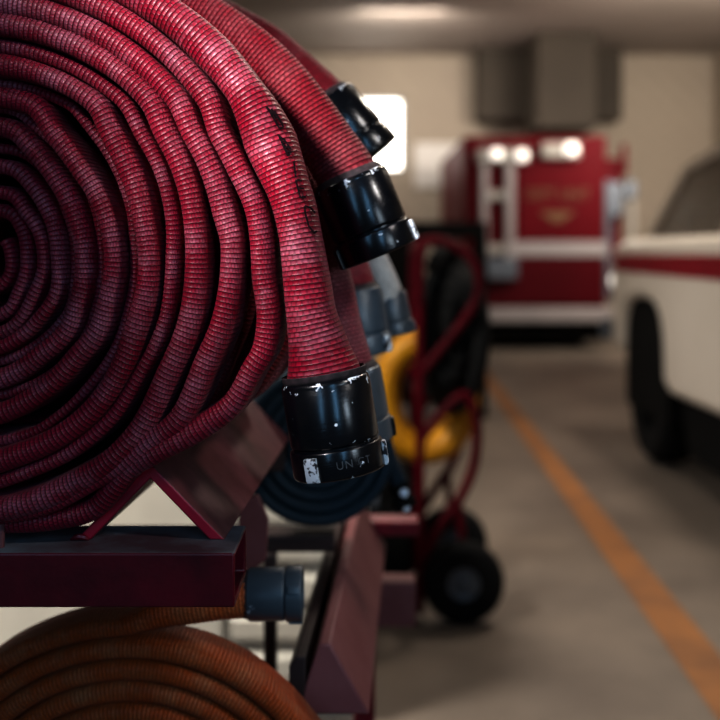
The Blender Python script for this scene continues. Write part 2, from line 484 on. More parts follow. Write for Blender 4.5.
def hose_mesh(name, mat, ctrl, centre, Y, step, ncs, parent, off, scale, b0=.042, b1=None, shift=.05, exp=2.0, seed=1, blend=.12, xs=1.0):
    """sweep a flattened hose section along the spiral; returns (object, sampled data)"""
    c = np.array(ctrl, float)
    th = -c[:, 0]
    o = np.argsort(th); th = th[o]; c = c[o]
    keep = np.concatenate([[True], np.diff(th) > 1e-3]); th = th[keep]; c = c[keep]
    # fine parameter then equal arc length
    q = np.linspace(th[0], th[-1], 14000)
    r = pchip(th, c[:, 1], q); a = pchip(th, c[:, 2], q); yo = pchip(th, c[:, 3], q)
    X = centre[0] + r * np.cos(-q) * scale; Z = centre[1] + r * np.sin(-q) * scale
    d = np.concatenate([[0], np.cumsum(np.hypot(np.diff(X), np.diff(Z)))])
    n = int(d[-1] / step)
    s = np.linspace(0, d[-1], n)
    X = np.interp(s, d, X); Z = np.interp(s, d, Z); a = np.interp(s, d, a) * scale; yo = np.interp(s, d, yo) * .001
    # soften corners a little
    k = max(1, int(.008 / step)); ker = np.ones(2 * k + 1) / (2 * k + 1)
    def sm(v):
        p = np.concatenate([v[0] - (v[1:k + 1] - v[0])[::-1], v, v[-1] + (v[-1] - v[-k - 1:-1])[::-1]])
        return np.convolve(p, ker, 'valid')
    X = sm(X); Z = sm(Z); a = sm(a)
    rng = np.random.default_rng(seed)
    wob = np.interp(s, np.linspace(0, d[-1], int(d[-1] / .05) + 2), rng.normal(0, 1, int(d[-1] / .05) + 2))
    a = a * (1 + .05 * wob * np.clip((d[-1] - s) / .12, 0, 1))
    yo = yo + .0012 * wob
    tx = np.gradient(X); tz = np.gradient(Z); L = np.hypot(tx, tz); tx /= L; tz /= L
    nx, nz = -tz, tx
    if b1 is None:
        b1 = b0
    tail = np.clip((s - (d[-1] - blend)) / blend, 0, 1); tail = tail * tail * (3 - 2 * tail)
    b = b0 + (b1 - b0) * tail
    ph = np.linspace(0, 2 * PI, ncs, endpoint=False)
    # stadium-like section: rounded edge facing the viewer, flat sides; becomes an ellipse at the end
    ex = (np.where(np.abs(np.sin(ph)) > 0, np.sign(np.cos(ph)) * np.abs(np.cos(ph)) ** .8, np.cos(ph)))
    ey = np.sin(ph)
    V = np.zeros((n, ncs, 3))
    for j in range(ncs):
        e1 = ex[j] * (1 - tail) + math.cos(ph[j]) * tail
        # stadium: long straight sides then a semicircle of radius a
        sy = math.sin(ph[j]); cx = math.cos(ph[j])
        st_y = np.sign(sy) * (b - a) * min(1, abs(sy) * 3) + a * sy
        st_y = np.where(b > a, st_y, b * sy)
        el_y = b * sy
        yy = st_y * (1 - tail) + el_y * tail
        xx = a * (cx * (1 - tail) + cx * tail)
        V[:, j, 0] = X + nx * xx
        V[:, j, 2] = Z + nz * xx
        V[:, j, 1] = Y + yo + yy
    V[:, :, 0] += shift * (V[:, :, 1] - Y)
    verts = V.reshape(-1, 3) - np.array(off)
    idx = np.arange(n * ncs).reshape(n, ncs)
    A = idx[:-1]; B = idx[1:]
    faces = np.stack([A, np.roll(A, -1, 1), np.roll(B, -1, 1), B], -1).reshape(-1, 4)
    per = np.concatenate([[0], np.cumsum(np.linalg.norm(V[n // 2] - np.roll(V[n // 2], -1, 0), axis=1))])
    u = np.broadcast_to(per[:-1][None, :], (n - 1, ncs)); u1 = np.broadcast_to(per[1:][None, :], (n - 1, ncs))
    s0 = np.broadcast_to(s[:-1][:, None], (n - 1, ncs)); s1 = np.broadcast_to(s[1:][:, None], (n - 1, ncs))
    uv = np.stack([np.stack([u, s0], -1), np.stack([u1, s0], -1), np.stack([u1, s1], -1), np.stack([u, s1], -1)], 2).reshape(-1, 2)
    me = bpy.data.meshes.new(name)
    me.vertices.add(len(verts)); me.vertices.foreach_set('co', verts.ravel())
    nf = len(faces)
    me.loops.add(nf * 4); me.loops.foreach_set('vertex_index', faces.ravel().astype(np.int32))
    me.polygons.add(nf)
    me.polygons.foreach_set('loop_start', np.arange(0, nf * 4, 4, dtype=np.int32))
    me.polygons.foreach_set('use_smooth', np.ones(nf, bool))
    ul = me.uv_layers.new(name='UVMap'); ul.data.foreach_set('uv', uv.ravel())
    me.update(calc_edges=True); me.validate()
    me.materials.append(mat)
    ob = bpy.data.objects.new(name, me); COL.objects.link(ob)
    ob.parent = parent
    return ob, dict(X=X, Z=Z, a=a, b=b, yo=yo, nx=nx, nz=nz, tx=tx, tz=tz, s=s, Y=Y, shift=shift)


def coupling(root, p0, axis, s, mat, lug_mats, lug_angles, hose_r=.036, mat_ring=None, text=None, band=True):
    """threaded hose coupling: body, rubber band, swivel ring, rocker lugs; local z runs out of the hose"""
    ez = Vector(axis).normalized()
    fr = Vector((0, -1, 0)); fr = (fr - ez * fr.dot(ez)).normalized()
    back = -fr
    ex = back.cross(ez)
    mat_w = Matrix((ex, back, ez)).transposed().to_4x4()
    mat_w.translation = Vector(p0) - Vector(root.location)
    prof = [(.0355, -.002), (.0405, -.001), (.0418, .0008), (.0424, .003), (.0424, .0045), (.0428, .005), (.0428, .0565), (.0424, .0585),
            (.0412, .0600), (.0405, .0605), (.0405, .0630), (.035, .0632)]
    mb = MB(); mb.lathe([(r * s, z * s) for r, z in prof], n=72)
    o = mb.build('coupling', mat, root, smooth=True, angle=50)
    o.matrix_local = mat_w
    ringp = [(.036, .0618), (.0425, .0618), (.0440, .0628), (.0445, .0642), (.0445, .0865), (.0440, .0882), (.0428, .0892), (.0372, .0892), (.0368, .080), (.0368, .0618)]
    mb = MB(); mb.lathe([(r * s, z * s) for r, z in ringp], n=72)
    mb.build('swivel_ring', mat_ring or mat, o, smooth=True, angle=50)
    if band:
        mb = MB(); mb.lathe([(hose_r * .99, -.0085 * s), (hose_r * 1.02, -.008 * s), (max(.0385 * s, hose_r * 1.02), -.004 * s), (.0398 * s, -.001 * s), (.0362 * s, .0)], n=60)
        mb.build('rubber_band', M['band'], o, smooth=True, angle=60)
    for a0, lm in zip(lug_angles, lug_mats):
        mb = MB(); n = 7; w = math.radians(8.2)
        ring = []
        for i in range(n):
            a = math.radians(a0) - w + 2 * w * i / (n - 1)
            for (r, z) in ((.043, .0655), (.0478, .0665), (.0482, .0690), (.0482, .0860), (.0472, .0885), (.043, .0890)):
                ring.append((-math.sin(a) * r * s, -math.cos(a) * r * s, z * s))
        fs = []
        for i in range(n - 1):
            for q in range(6):
                w2 = (q + 1) % 6
                fs.append((i * 6 + q, (i + 1) * 6 + q, (i + 1) * 6 + w2, i * 6 + w2))
        fs.append(tuple(range(6))); fs.append(tuple(range((n - 1) * 6, n * 6))[::-1])
        mb.add(ring, fs)
        lo = mb.build('lug', lm, o, bevel=.0006, seg=2)
        if lm is M['lug_worn']:
            lo['label'] = 'lug with its paint worn to bare metal'
    if text:
        words_, a0, zc, size = text
        cu = bpy.data.curves.new('tmp', 'FONT'); cu.body = words_; cu.size = size; cu.align_x = 'CENTER'; cu.resolution_u = 3
        cu.space_character = 1.15
        to = bpy.data.objects.new('tmp', cu); COL.objects.link(to)
        dg = bpy.context.evaluated_depsgraph_get()
        tm = bpy.data.meshes.new_from_object(to.evaluated_get(dg))
        bpy.data.objects.remove(to)
        mb = MB(); R = .0446 * s
        vs = []
        for v in tm.vertices:
            a = math.radians(a0) + v.co.x / R
            vs.append((-math.sin(a) * (R + .00025), -math.cos(a) * (R + .00025), zc * s - v.co.y))
        mb.add(vs, [tuple(p.vertices) for p in tm.polygons])
        t = mb.build('lettering', M['stamp'], o)
        bpy.data.meshes.remove(tm)
    return o


SC = Y0 / F
cA = ((CX - 360) * SC, H - (CZ - HZ) * SC)


def tail_controls(pts, centre_px, k):
    """extra control points for the last turn k, given in pixels about centre_px"""
    out = []
    for (x, y, a, yo) in pts:
        th = math.atan2(centre_px[1] - y, x - centre_px[0])
        out.append([th - 2 * PI * k, math.hypot(x - centre_px[0], y - centre_px[1]), a, yo])
    return out


NT = len(TURNS)
# --- the front roll
rollA = thing('fire_hose_roll', (cA[0], Y0, cA[1] - .26), 'large front coil of red ribbed hose, black chipped coupling hanging at its right', 'fire hose', 'rolled red fire hoses')
ctrl = controls()
tailA = [(236, 78, 20, -4), (254, 103, 22, -8), (276, 153, 22.5, -12), (285, 175, 22, -14), (297, 208, 21, -15), (302, 232, 20.5, -15), (306, 258, 21, -15),
         (312, 306, 23, -15), (321, 350, 31, -15), (326, 376, 37.5, -15), (327, 388, 37.5, -15)]
ctrl += tail_controls(tailA, (CX, CZ), NT)
hoseA, dA = hose_mesh('hose', M['hose'], ctrl, cA, Y0, .0022, 30, rollA, rollA.location, SC, b0=.041, b1=.0355, shift=.05, blend=.10)
pA = at(325, 379.5, Y0 - .015)
cplA = coupling(rollA, pA, (.165, -.02, -1), 1.01, M['cpl_black'], [M['lug_worn'], M['lug_worn'], M['lug_black']], (-31, 89, 209), hose_r=.0405,
                text=('UN CT', 22, .0790, .0105))


# printed characters on the outermost turn (strokes as seen, in pixels, laid onto the hose surface)
def print_marks(root, d):
    strokes = [
        [(266, 106), (273, 114)], [(270, 112), (279, 128)], [(274, 110), (283, 126)], [(266, 106), (270, 112)], [(279, 128), (283, 126)], [(271, 108), (276, 118)],
        [(277, 134), (283, 139)], [(279, 136), (288, 156)], [(283, 138), (291, 150)], [(282, 145), (288, 147)], [(285, 151), (291, 151)], [(288, 156), (291, 151)],
        [(294, 161), (296, 178)],
        [(296, 180), (301, 199)], [(297, 180), (302, 181)], [(299, 188), (304, 189)], [(301, 198), (306, 197)],
        [(305, 206), (305.5, 213)], [(305.5, 213), (309, 226)], [(309, 226), (314, 233)], [(305, 206), (311, 208)], [(311, 208), (315, 213)], [(314, 233), (317, 231)],
    ]
    mb = MB()
    X, Z = d['X'], d['Z']
    i0 = int(len(X) * .93)
    def surf(px, py):
        w = at(px, py, Y0 - .05)
        i = i0 + int(np.argmin((X[i0:] - .003 - w.x) ** 2 + (Z[i0:] - w.z) ** 2))
        off = (w.x - X[i]) * d['nx'][i] + (w.z - Z[i]) * d['nz'][i]
        a = d['a'][i] ; b = d['b'][i]
        off = max(-.97 * a, min(.97 * a, off))
        sy = math.sqrt(1 - (off / a) ** 2)
        yy = -((b - a) * min(1, sy * 3) + a * sy)
        y = d['Y'] + d['yo'][i] + yy - .0007
        return Vector((w.x, y, w.z))
    for (p, q) in strokes:
        L = math.hypot(q[0] - p[0], q[1] - p[1]); n = max(2, int(L / 1.5))
        dx, dy = (q[0] - p[0]) / L, (q[1] - p[1]) / L
        hw = .95
        vs = []
        for i in range(n + 1):
            t = i / n
            x, y = p[0] + (q[0] - p[0]) * t, p[1] + (q[1] - p[1]) * t
            vs += [surf(x - dy * hw, y + dx * hw), surf(x + dy * hw, y - dx * hw)]
        mb.add(vs, [(2 * i, 2 * i + 1, 2 * i + 3, 2 * i + 2) for i in range(n)])
    o = P(root, 'printed_lettering', mb, M['ink'])
    o['label'] = 'worn black printed characters'


print_marks(rollA, dA)


def back_roll(Y, label, mat, tail_px, cpl, seed, lugs, name='fire_hose_roll', group='rolled red fire hoses'):
    c = (cA[0] + .05 * (Y - Y0), cA[1])
    root = thing(name, (c[0], Y, c[1] - .26), label, 'fire hose', group)
    s = Y / F
    cp = (360 + c[0] * F / Y, HZ + (H - c[1]) * F / Y)
    ct = controls(jit=1.0, seed=seed)
    t = tail_controls(tail_px, cp, NT)
    for q in t:       # tail given at this roll's own distance, coil controls at the front roll's scale
        q[1] *= s / SC; q[2] *= s / SC
    hose, d = hose_mesh('hose', mat, ct + t, c, Y, .006, 18, root, root.location, SC, b0=.038, b1=.034, shift=.0, seed=seed)
    p0, ax, sz, cm, lm = cpl
    coupling(root, at(p0[0], p0[1], Y), ax, sz, cm, lm, lugs, hose_r=.034 * sz)
    return root


back_roll(1.085, 'second red hose roll, its black coupling tilted out at the upper right', M['hose_far'],
          [(225, 28, 20, 0), (265, 62, 23, 0), (300, 103, 26, 0), (328, 145, 29, 0), (346, 174, 31, 0), (349, 182, 32, 0)],
          ((349.5, 180), (.42, .04, -1), .98, M['cpl_black'], [M['lug_worn'], M['lug_black'], M['lug_black']]), 3, (78, -76, 180))
back_roll(1.175, 'hose roll with faded pink tail and grey coupling just behind the front black coupling', M['hose_pink'],
          [(215, 70, 18, 0), (285, 150, 20, 0), (312, 210, 21, 0), (325, 260, 21, 0), (336, 310, 22, 0), (345, 362, 27, 0), (347, 376, 29, 0)],
          ((346, 370), (.17, .05, -1), .96, M['cpl_grey'], [M['lug_black'], M['cpl_grey'], M['lug_black']]), 4, (89, -31, 209))
back_roll(1.265, 'red hose roll whose black coupling stands against the bright window', M['hose_far'],
          [(205, 12, 18, 0), (255, 38, 20, 0), (295, 72, 23, 0), (322, 101, 27, 0), (328, 109, 28, 0)],
          ((325, 104), (.62, .0, -.78), 1.0, M['cpl_black'], [M['lug_black']] * 3), 5, (0, 120, 240))
back_roll(1.355, 'red hose roll whose dark coupling hangs below the tilted one, lug worn white', M['hose_far'],
          [(255, 110, 17, 0), (305, 175, 19, 0), (332, 225, 21, 0), (346, 268, 23, 0), (351, 290, 25, 0), (352, 296, 25, 0)],
          ((351, 291), (.17, .0, -1), .98, M['cpl_gun'], [M['lug_worn'], M['lug_black'], M['lug_black']]), 6, (55, -65, 180))
back_roll(1.445, 'grey white hose roll at the back with a dark grey coupling', M['hose_white'],
          [(270, 110, 15, 0), (320, 170, 16, 0), (351, 220, 16, 0), (371, 258, 16, 0), (385, 292, 17, 0), (387, 298, 17, 0)],
          ((386, 294), (.22, .0, -1), .68, M['cpl_grey'], [M['cpl_grey'], M['cpl_grey'], M['cpl_grey']]), 8, (70, -50, 190), name='fire_hose_roll', group=None)


# --- simple small roll (navy, orange)
def spiral_controls(r0, r1, turns, a, end_deg, start_deg=90):
    out = []; n = int(turns * 12)
    tot = turns * 2 * PI
    e = math.radians(end_deg)
    for i in range(n + 1):
        t = i / n
        out.append([e + tot * (1 - t) - 2 * PI * 100, r0 + (r1 - r0) * t, a, 0])
    return out


def small_roll(name, label, cat, mat, centre, Y, r0, r1, turns, a, tail, b, end_deg, exp_out=None):
    root = thing(name, (centre[0], Y, centre[1] - r1 - a), label, cat)
    ct = spiral_controls(r0, r1, turns, a, end_deg)
    for (x, z, aa) in tail:
        th = math.atan2(z - centre[1], x - centre[0])
        while th > math.radians(end_deg): th -= 2 * PI
        ct.append([th - 2 * PI * 100, math.hypot(x - centre[0], z - centre[1]), aa, 0])
    hose, d = hose_mesh('hose', mat, ct, centre, Y, .006, 16, root, root.location, 1.0, b0=b, b1=tail[-1][2] if tail else b, shift=0, seed=11, blend=.08)
    return root


yN = 1.60
cN = at(320, 443, yN)
navy = small_roll('navy_hose_roll', 'dark navy rolled hose on the rear rack bar below the hanging black coupling', 'hose', M['hose_navy'], (cN.x, cN.z), yN, .012, .122, 6, .0095,
                  [(at(372, 415, yN).x, at(372, 415, yN).z, .012), (at(386, 452, yN).x, at(386, 452, yN).z, .014), (at(397, 480, yN).x, at(397, 480, yN).z, .015), (at(401, 488, yN).x, at(401, 488, yN).z, .015)], .055, 60)
p0 = at(399, 484, yN)
axn = Vector((.25, -.1, -1)).normalized()
mb = MB(); mb.lathe([(.012, -.006), (.0175, -.004), (.0185, 0), (.0185, .012), (.016, .014), (.016, .02), (.020, .022), (.0205, .034), (.018, .038), (.013, .038), (.013, .0)], p0, axn, 32)
cp = P(navy, 'coupling', mb, M['dark'], smooth=True); cp['label'] = 'black coupling with two bright bolts'
for (x, y) in ((404, 493), (406, 507)):
    c = at(x, y, yN - .019)
    mb = MB(); mb.lathe([(0, -.004), (.004, -.0035), (.0070, -.001), (.0075, .003), (.0075, .007), (0, .007)], c, (0, 1, .0), 24)
    P(navy, 'bolt', mb, M['lug_bright'], parent=cp, smooth=True)

yO = 1.16
cO = at(130, 608, yO)
RO = .27
orange = small_roll('orange_hose_roll', 'orange hose roll below the front beam with a gunmetal coupling pointing right', 'hose', M['hose_orange'], (cO.x, cO.z - RO - .012), yO, .05, RO, 9, .0115,
                    [(at(170, 606, yO).x, at(170, 606, yO).z, .016), (at(215, 598, yO).x, at(215, 598, yO).z, .022), (at(244, 594, yO).x, at(244, 594, yO).z, .026), (at(258, 593.5, yO).x, at(258, 593.5, yO).z, .026)], .036, 92)
coupling(orange, at(249, 594, yO), (1, .0, .015), .70, M['cpl_gun'], [M['cpl_gun'], M['cpl_gun'], M['lug_black']], (25, -80, 150), hose_r=.026)

# ------------------------------------------------------------------ rack
zt, zb, yf, yb, xr = .970, .919, .930, 1.025, -.1165
rack = thing('hose_rack', (-.45, 1.3, 0), 'dark red steel hose rack with box beam and angle iron cradle under the coils', 'rack')
# front box tube, open at its right end (wall 4 mm)
w = .0045
outer = [(-.80, yf, zb), (-.80, yb, zb), (-.80, yb, zt), (-.80, yf, zt)]
mb = MB()
o4 = [Vector((0, yf, zb)), Vector((0, yb, zb)), Vector((0, yb, zt)), Vector((0, yf, zt))]
i4 = [Vector((0, yf + w, zb + w)), Vector((0, yb - w, zb + w)), Vector((0, yb - w, zt - w)), Vector((0, yf + w, zt - w))]
vs = []
for x in (-.80, xr):
    vs += [v + Vector((x, 0, 0)) for v in o4] + [v + Vector((x, 0, 0)) for v in i4]
fs = []
for i in range(4):
    j = (i + 1) % 4
    fs += [(i, j, 8 + j, 8 + i), (4 + i, 12 + i, 12 + j, 4 + j), (i, 4 + i, 4 + j, j), (8 + i, 8 + j, 12 + j, 12 + i)]
mb.add(vs, fs)
beam = P(rack, 'front_beam', mb, M['rack_red'], bevel=.0022, seg=3)
beam.data.materials.append(M['rack_dust'])
for p in beam.data.polygons:
    if p.normal.z > .8 and p.center.z > .35 * 0 + zt - .001 :
        p.material_index = 1
# welded angle irons (inverted V) running back
def angle_iron(xa, ya, yend, leg=.0745, half=.0725, z0=zt, t=.0105, mat=None, name='cradle_angle', slope=.05):
    top = z0 + leg
    k = t * 1.414
    poly = [(xa - half, ya, z0), (xa, ya, top), (xa + half, ya, z0), (xa + half - k, ya, z0), (xa, ya, top - k), (xa - half + k, ya, z0)]
    mb = MB()
    L = yend - ya
    n = len(poly)
    A = [Vector(p) for p in poly]; B = [p + Vector((slope * L, L, 0)) for p in A]
    mb.add(A + B, [(0, 1, 4, 5)[::-1], (1, 2, 3, 4)[::-1], tuple(n + i for i in (0, 1, 4, 5)), tuple(n + i for i in (1, 2, 3, 4))]
           + [(i, (i + 1) % n, n + (i + 1) % n, n + i) for i in range(n)])
    o = P(rack, name, mb, mat or M['rack_worn'], bevel=.0018, seg=2)
    o.data.materials.append(M['rack_edge'])
    for p in o.data.polygons:
        if abs(p.normal.y) > .8:
            p.material_index = 1
    return o

angle_iron(-.2040, .972, 1.50)
angle_iron(-.560, .972, 1.50)
# weld bead
mb = MB()
mb.tube([(-.281, .9715, zt + .0005), (-.2765, .9705, zt + .003), (-.272, .9700, zt + .004), (-.267, .9700, zt + .003), (-.263, .971, zt + .0005)], [.001, .0028, .0032, .0028, .001], 8)
wl = P(rack, 'weld_bead', mb, M['rack_red'], smooth=True)
# rear beam under the angle irons, uprights, lower arms
mb = MB(); mb.box((-.80, 1.50, zt - .05), (-.115, 1.56, zt)); P(rack, 'rear_beam', mb, M['rack_dark'], bevel=.003)
mb = MB(); mb.box((-.80, 1.58, .775), (-.04, 1.64, .802)); P(rack, 'rear_shelf_bar', mb, M['rack_dark'], bevel=.003)
mb = MB(); mb.box((-.151, 1.565, .02), (-.132, 1.60, .776)); P(rack, 'upright', mb, M['rack_dark'], bevel=.003)
for (x0, x1, y0, y1, z1) in ((-.80, -.735, .93, .99, .92), (-.80, -.735, 1.50, 1.56, .92), (-.012, .028, 1.88, 1.93, .70)):
    mb = MB(); mb.box((x0, y0, .0), (x1, y1, z1)); P(rack, 'upright', mb, M['rack_red'], bevel=.004)
mb = MB(); mb.box((-.80, .99, .02), (-.735, 1.50, .07)); P(rack, 'foot', mb, M['rack_red'], bevel=.004)
mb = MB(); mb.box((-.735, 1.12, .215), (-.30, 1.20, .262)); P(rack, 'lower_arm', mb, M['rack_red'], bevel=.004)
# faded lower arm running back at right (inverted V as well)
mb = MB()
poly = [(-.078, 1.21, .69), (-.050, 1.21, .776), (-.036, 1.21, .776), (.012, 1.21, .69)]
mb.prism(poly, (0, 0, 0), (.055 * .7, .70, 0)); P(rack, 'side_arm', mb, M['rack_pink'], bevel=.003)
mb = MB(); mb.prism([(-.086, 1.21, .69), (-.086, 1.21, .748), (-.078, 1.21, .760), (-.066, 1.21, .760), (-.066, 1.21, .69)], (0, 0, 0), (.055 * .7, .70, 0)); P(rack, 'arm_shade_strip', mb, M['rack_dark'], bevel=.002)  # dark strip added as the shaded left side of the arm
mb = MB()
mb.box((-.02, 1.88, .715), (.112, 1.94, .742)); P(rack, 'rear_cross_bar', mb, M['rack_red'], bevel=.003)
mb = MB(); mb.box((-.02, 1.89, .54), (.106, 1.95, .625)); P(rack, 'lower_cross_bar', mb, M['rack_pink'], bevel=.004)
mb = MB()
poly = [at(238, 498, 1.30), at(258, 496, 1.30), at(268, 520, 1.30), at(266, 560, 1.30), at(240, 580, 1.30)]
mb.prism(poly, (0, 0, 0), (0, .012, 0)); P(rack, 'gusset_plate', mb, M['rack_pink'], bevel=.002)
# spring clip at the left edge of the beam
mb = MB(); mb.tube([at(-14, 520, .955), at(-4, 516, .955), at(4, 517, .955), at(8, 520, .955)], [.006, .0055, .004, .001], 10)
mb.tube([at(0, 516, .955), at(1, 530, .955), at(0, 556, .945), at(-1, 585, .94)], [.004, .004, .0035, .002], 10)
P(rack, 'hook', mb, M['rack_pink'], smooth=True)

# ------------------------------------------------------------------ cabinet behind the rack
cab = thing('louvred_cabinet', (-.9, 2.9, 0), 'off white metal cabinet with horizontal slats seen below the coils', 'cabinet')
cx0, cx1, cy0 = -2.3, .02, 2.62
mb = MB(); mb.box((cx0, cy0 + .03, .06), (cx1, cy0 + .5, .66)); mb.box((cx0 + .02, cy0 + .06, 0), (cx1 - .02, cy0 + .48, .06)); P(cab, 'body', mb, M['cream'], bevel=.006)
mb = MB(); mb.box((cx0 - .01, cy0 - .0, .66), (cx1 + .01, cy0 + .52, .69)); P(cab, 'top', mb, M['cream'], bevel=.005)
for (x0, x1, slat) in ((cx0 + .02, -1.36, 0), (-1.34, -.36, 0), (-.34, cx1 - .02, 1)):
    mb = MB()
    if slat:
        for i in range(5):
            z = .12 + i * .103
            mb.prism([(x0, cy0 + .03, z), (x0, cy0, z + .012), (x0, cy0, z + .062), (x0, cy0 + .03, z + .085)], (0, 0, 0), (x1 - x0, 0, 0))
        P(cab, 'slatted_door', mb, M['cream'], bevel=.003)
    else:
        mb.box((x0, cy0, .10), (x1, cy0 + .03, .645)); P(cab, 'door', mb, M['cream'], bevel=.004)

# ------------------------------------------------------------------ hand truck with hoses
Yc = 3.4
cart = thing('hand_truck', (.25, 3.65, 0), 'red tubular hand truck with two black wheels standing right of the hose rack', 'hand truck')


def smooth_path(pts, n=8):
    pts = [Vector(p) for p in pts]
    x = np.arange(len(pts)); q = np.linspace(0, len(pts) - 1, (len(pts) - 1) * n + 1)
    c = [catmull(x, [p[i] for p in pts], q) for i in range(3)]
    return [Vector((c[0][i], c[1][i], c[2][i])) for i in range(len(q))]


for k, dy in enumerate((0, .45)):
    def w_(px, py):
        p = at(px, py, Yc); p.y += dy; return p
    rt = .017
    mb = MB()
    mb.tube(smooth_path([w_(420, 612), w_(420, 500), w_(420, 400), w_(420, 300), w_(420, 262), w_(424, 244), w_(438, 240), w_(456, 247), w_(472, 260), w_(479, 278), w_(476, 300), w_(460, 325), w_(440, 350), w_(422, 372)]), rt, 12)
    P(cart, 'side_frame', mb, M['cart_red'], smooth=True)
    mb = MB()
    mb.tube(smooth_path([w_(420, 440), w_(440, 415), w_(460, 396), w_(470, 400), w_(477, 430), w_(474, 465), w_(462, 495), w_(445, 520), w_(430, 545), w_(420, 560)]), .017, 12)
    mb.tube(smooth_path([w_(458, 500), w_(462, 540), w_(462, 580)], 4), .015, 10)
    P(cart, 'wheel_brace', mb, M['cart_red'], smooth=True)
for z in (1.26, .75, .35):
    mb = MB(); mb.tube([(.204, Yc, z), (.204, Yc + .45, z)], .017, 12); P(cart, 'cross_bar', mb, M['cart_red'], smooth=True)
mb = MB(); mb.box((-.02, Yc + .02, .028), (.20, Yc + .43, .045)); P(cart, 'toe_plate', mb, M['cart_red'], bevel=.003)
mb = MB(); mb.tube([(.347, Yc - .06, .139), (.347, Yc + .50, .139)], .012, 12); P(cart, 'axle', mb, M['hub'], smooth=True)
for yw in (Yc - .03, Yc + .42):
    mb = MB()
    mb.lathe([(.055, -.03), (.085, -.040), (.118, -.040), (.134, -.026), (.139, 0), (.134, .026), (.118, .040), (.085, .036), (.055, .03)], (.347, yw, .139), (0, 1, 0), 48, closed=True)
    wh = P(cart, 'wheel', mb, M['tyre'], smooth=True)
    mb = MB()
    mb.lathe([(.0, -.040), (.012, -.040), (.014, -.034), (.024, -.030), (.034, -.024), (.046, -.028), (.056, -.030), (.056, .030), (.014, .034), (0, .04)], (.347, yw, .139), (0, 1, 0), 40)
    P(cart, 'hub', mb, M['hub'], parent=wh, smooth=True)

case = thing('equipment_case', (.09, 3.62, .045), 'black equipment case standing on the toe plate of the hand truck', 'case')
mb = MB(); mb.box((0.0, 3.46, .0455), (.178, 3.80, .40)); P(case, 'body', mb, M['dark'], bevel=.012)
mb = MB(); mb.box((-.006, 3.454, .403), (.184, 3.806, .46)); P(case, 'lid', mb, M['dark'], bevel=.012)
mb = MB(); mb.tube(smooth_path([(.04, 3.63, .46), (.045, 3.63, .50), (.09, 3.63, .515), (.135, 3.63, .50), (.14, 3.63, .46)], 4), .008, 8); P(case, 'handle', mb, M['dark'], smooth=True)
for xx in (.04, .12):
    mb = MB(); mb.box((xx, 3.448, .37), (xx + .022, 3.458, .425)); P(case, 'latch', mb, M['hub'], bevel=.002)

# yellow hose looped behind the post of the hand truck
pts = []
cy = at(424, 396, 3.66)
for i in range(150):
    a = i / 149 * 2 * PI * 3.1 + 1.2
    rr = .175 + .008 * math.sin(i * .21)
    pts.append((cy.x + rr * .82 * math.cos(a), cy.y - .04 + .05 * i / 149 * 1.6, cy.z + rr * 1.12 * math.sin(a)))
mb = MB(); mb.tube(pts, .052, 12)
yel = mb.build('yellow_hose', M['cream'], smooth=True); yel.data.materials.clear()
M['yellow_plain'] = paint('yellow_hose_cover', (.62, .30, .006), (.50, .22, .006), rough=.5, scale=12)
yel.data.materials.append(M['yellow_plain'])
tag(yel, 'yellow hose looped on the red hand truck behind the hose couplings', 'hose')
# black hose bundle hung over the hand truck
pts = []
cb = at(452, 332, 3.50)
for i in range(260):
    a = i / 259 * 2 * PI * 6.3 + .4
    rr = .08 + .92 * (i / 259)
    pts.append((cb.x + .10 * rr * math.cos(a), cb.y + .05 * math.sin(i * .33), cb.z + .29 * rr * math.sin(a)))
mb = MB(); mb.tube(pts, .034, 12)
blk = mb.build('black_hose', M['hose_black'], smooth=True)
tag(blk, 'tall bundle of black hose hung inside the red hand truck', 'hose')

# ------------------------------------------------------------------ dark shelving and jug behind it
Ys = 7.5
she = thing('black_shelving_unit', (.68, Ys + .2, 0), 'black shelving unit standing behind the hand truck', 'shelving')
x0, x1 = at(384, 0, Ys).x, at(487, 0, Ys).x
mb = MB(); mb.box((x0, Ys, 1.36), (x1, Ys + .45, 1.475)); P(she, 'top', mb, M['dark'], bevel=.01)
mb = MB(); mb.box((x0, Ys, 1.00), (x1 - .02, Ys + .45, 1.04)); P(she, 'shelf', mb, M['dark'], bevel=.01)
for xx in (x0, x1 - .06):
    for yy in (Ys, Ys + .39):
        mb = MB(); mb.box((xx, yy, 0), (xx + .06, yy + .06, 1.37)); P(she, 'post', mb, M['dark'], bevel=.006)
mb = MB(); mb.box((x0 + .02, Ys + .02, .10), (x1 - .02, Ys + .43, 1.0)); P(she, 'cupboard', mb, M['dark'], bevel=.01)
mb = MB(); mb.box((x0 + .02, Ys + .02, 1.04), (at(420, 0, Ys).x, Ys + .43, 1.36)); P(she, 'side_panel', mb, M['dark'], bevel=.01)
for xx in (x0 + .04, (x0 + x1) / 2 + .01):
    mb = MB(); mb.box((xx, Ys + .0, .14), (xx + (x1 - x0) / 2 - .06, Ys + .025, .97)); d = P(she, 'door', mb, M['dark'], bevel=.004)
    mb = MB(); mb.tube([(xx + .03, Ys - .02, .5), (xx + .03, Ys - .02, .66)], .008, 8); P(she, 'handle', mb, M['hub'], parent=d, smooth=True)
jug = thing('plastic_jug', (at(463, 0, Ys + .1).x, Ys + .12, 1.04), 'small milky jug on the black shelving unit', 'jug')
mb = MB(); mb.lathe([(0, 0), (.05, 0), (.055, .01), (.055, .15), (.045, .18), (.02, .20), (.018, .215), (0, .215)], jug.location, (0, 0, 1), 24); P(jug, 'body', mb, M['jug'], smooth=True)
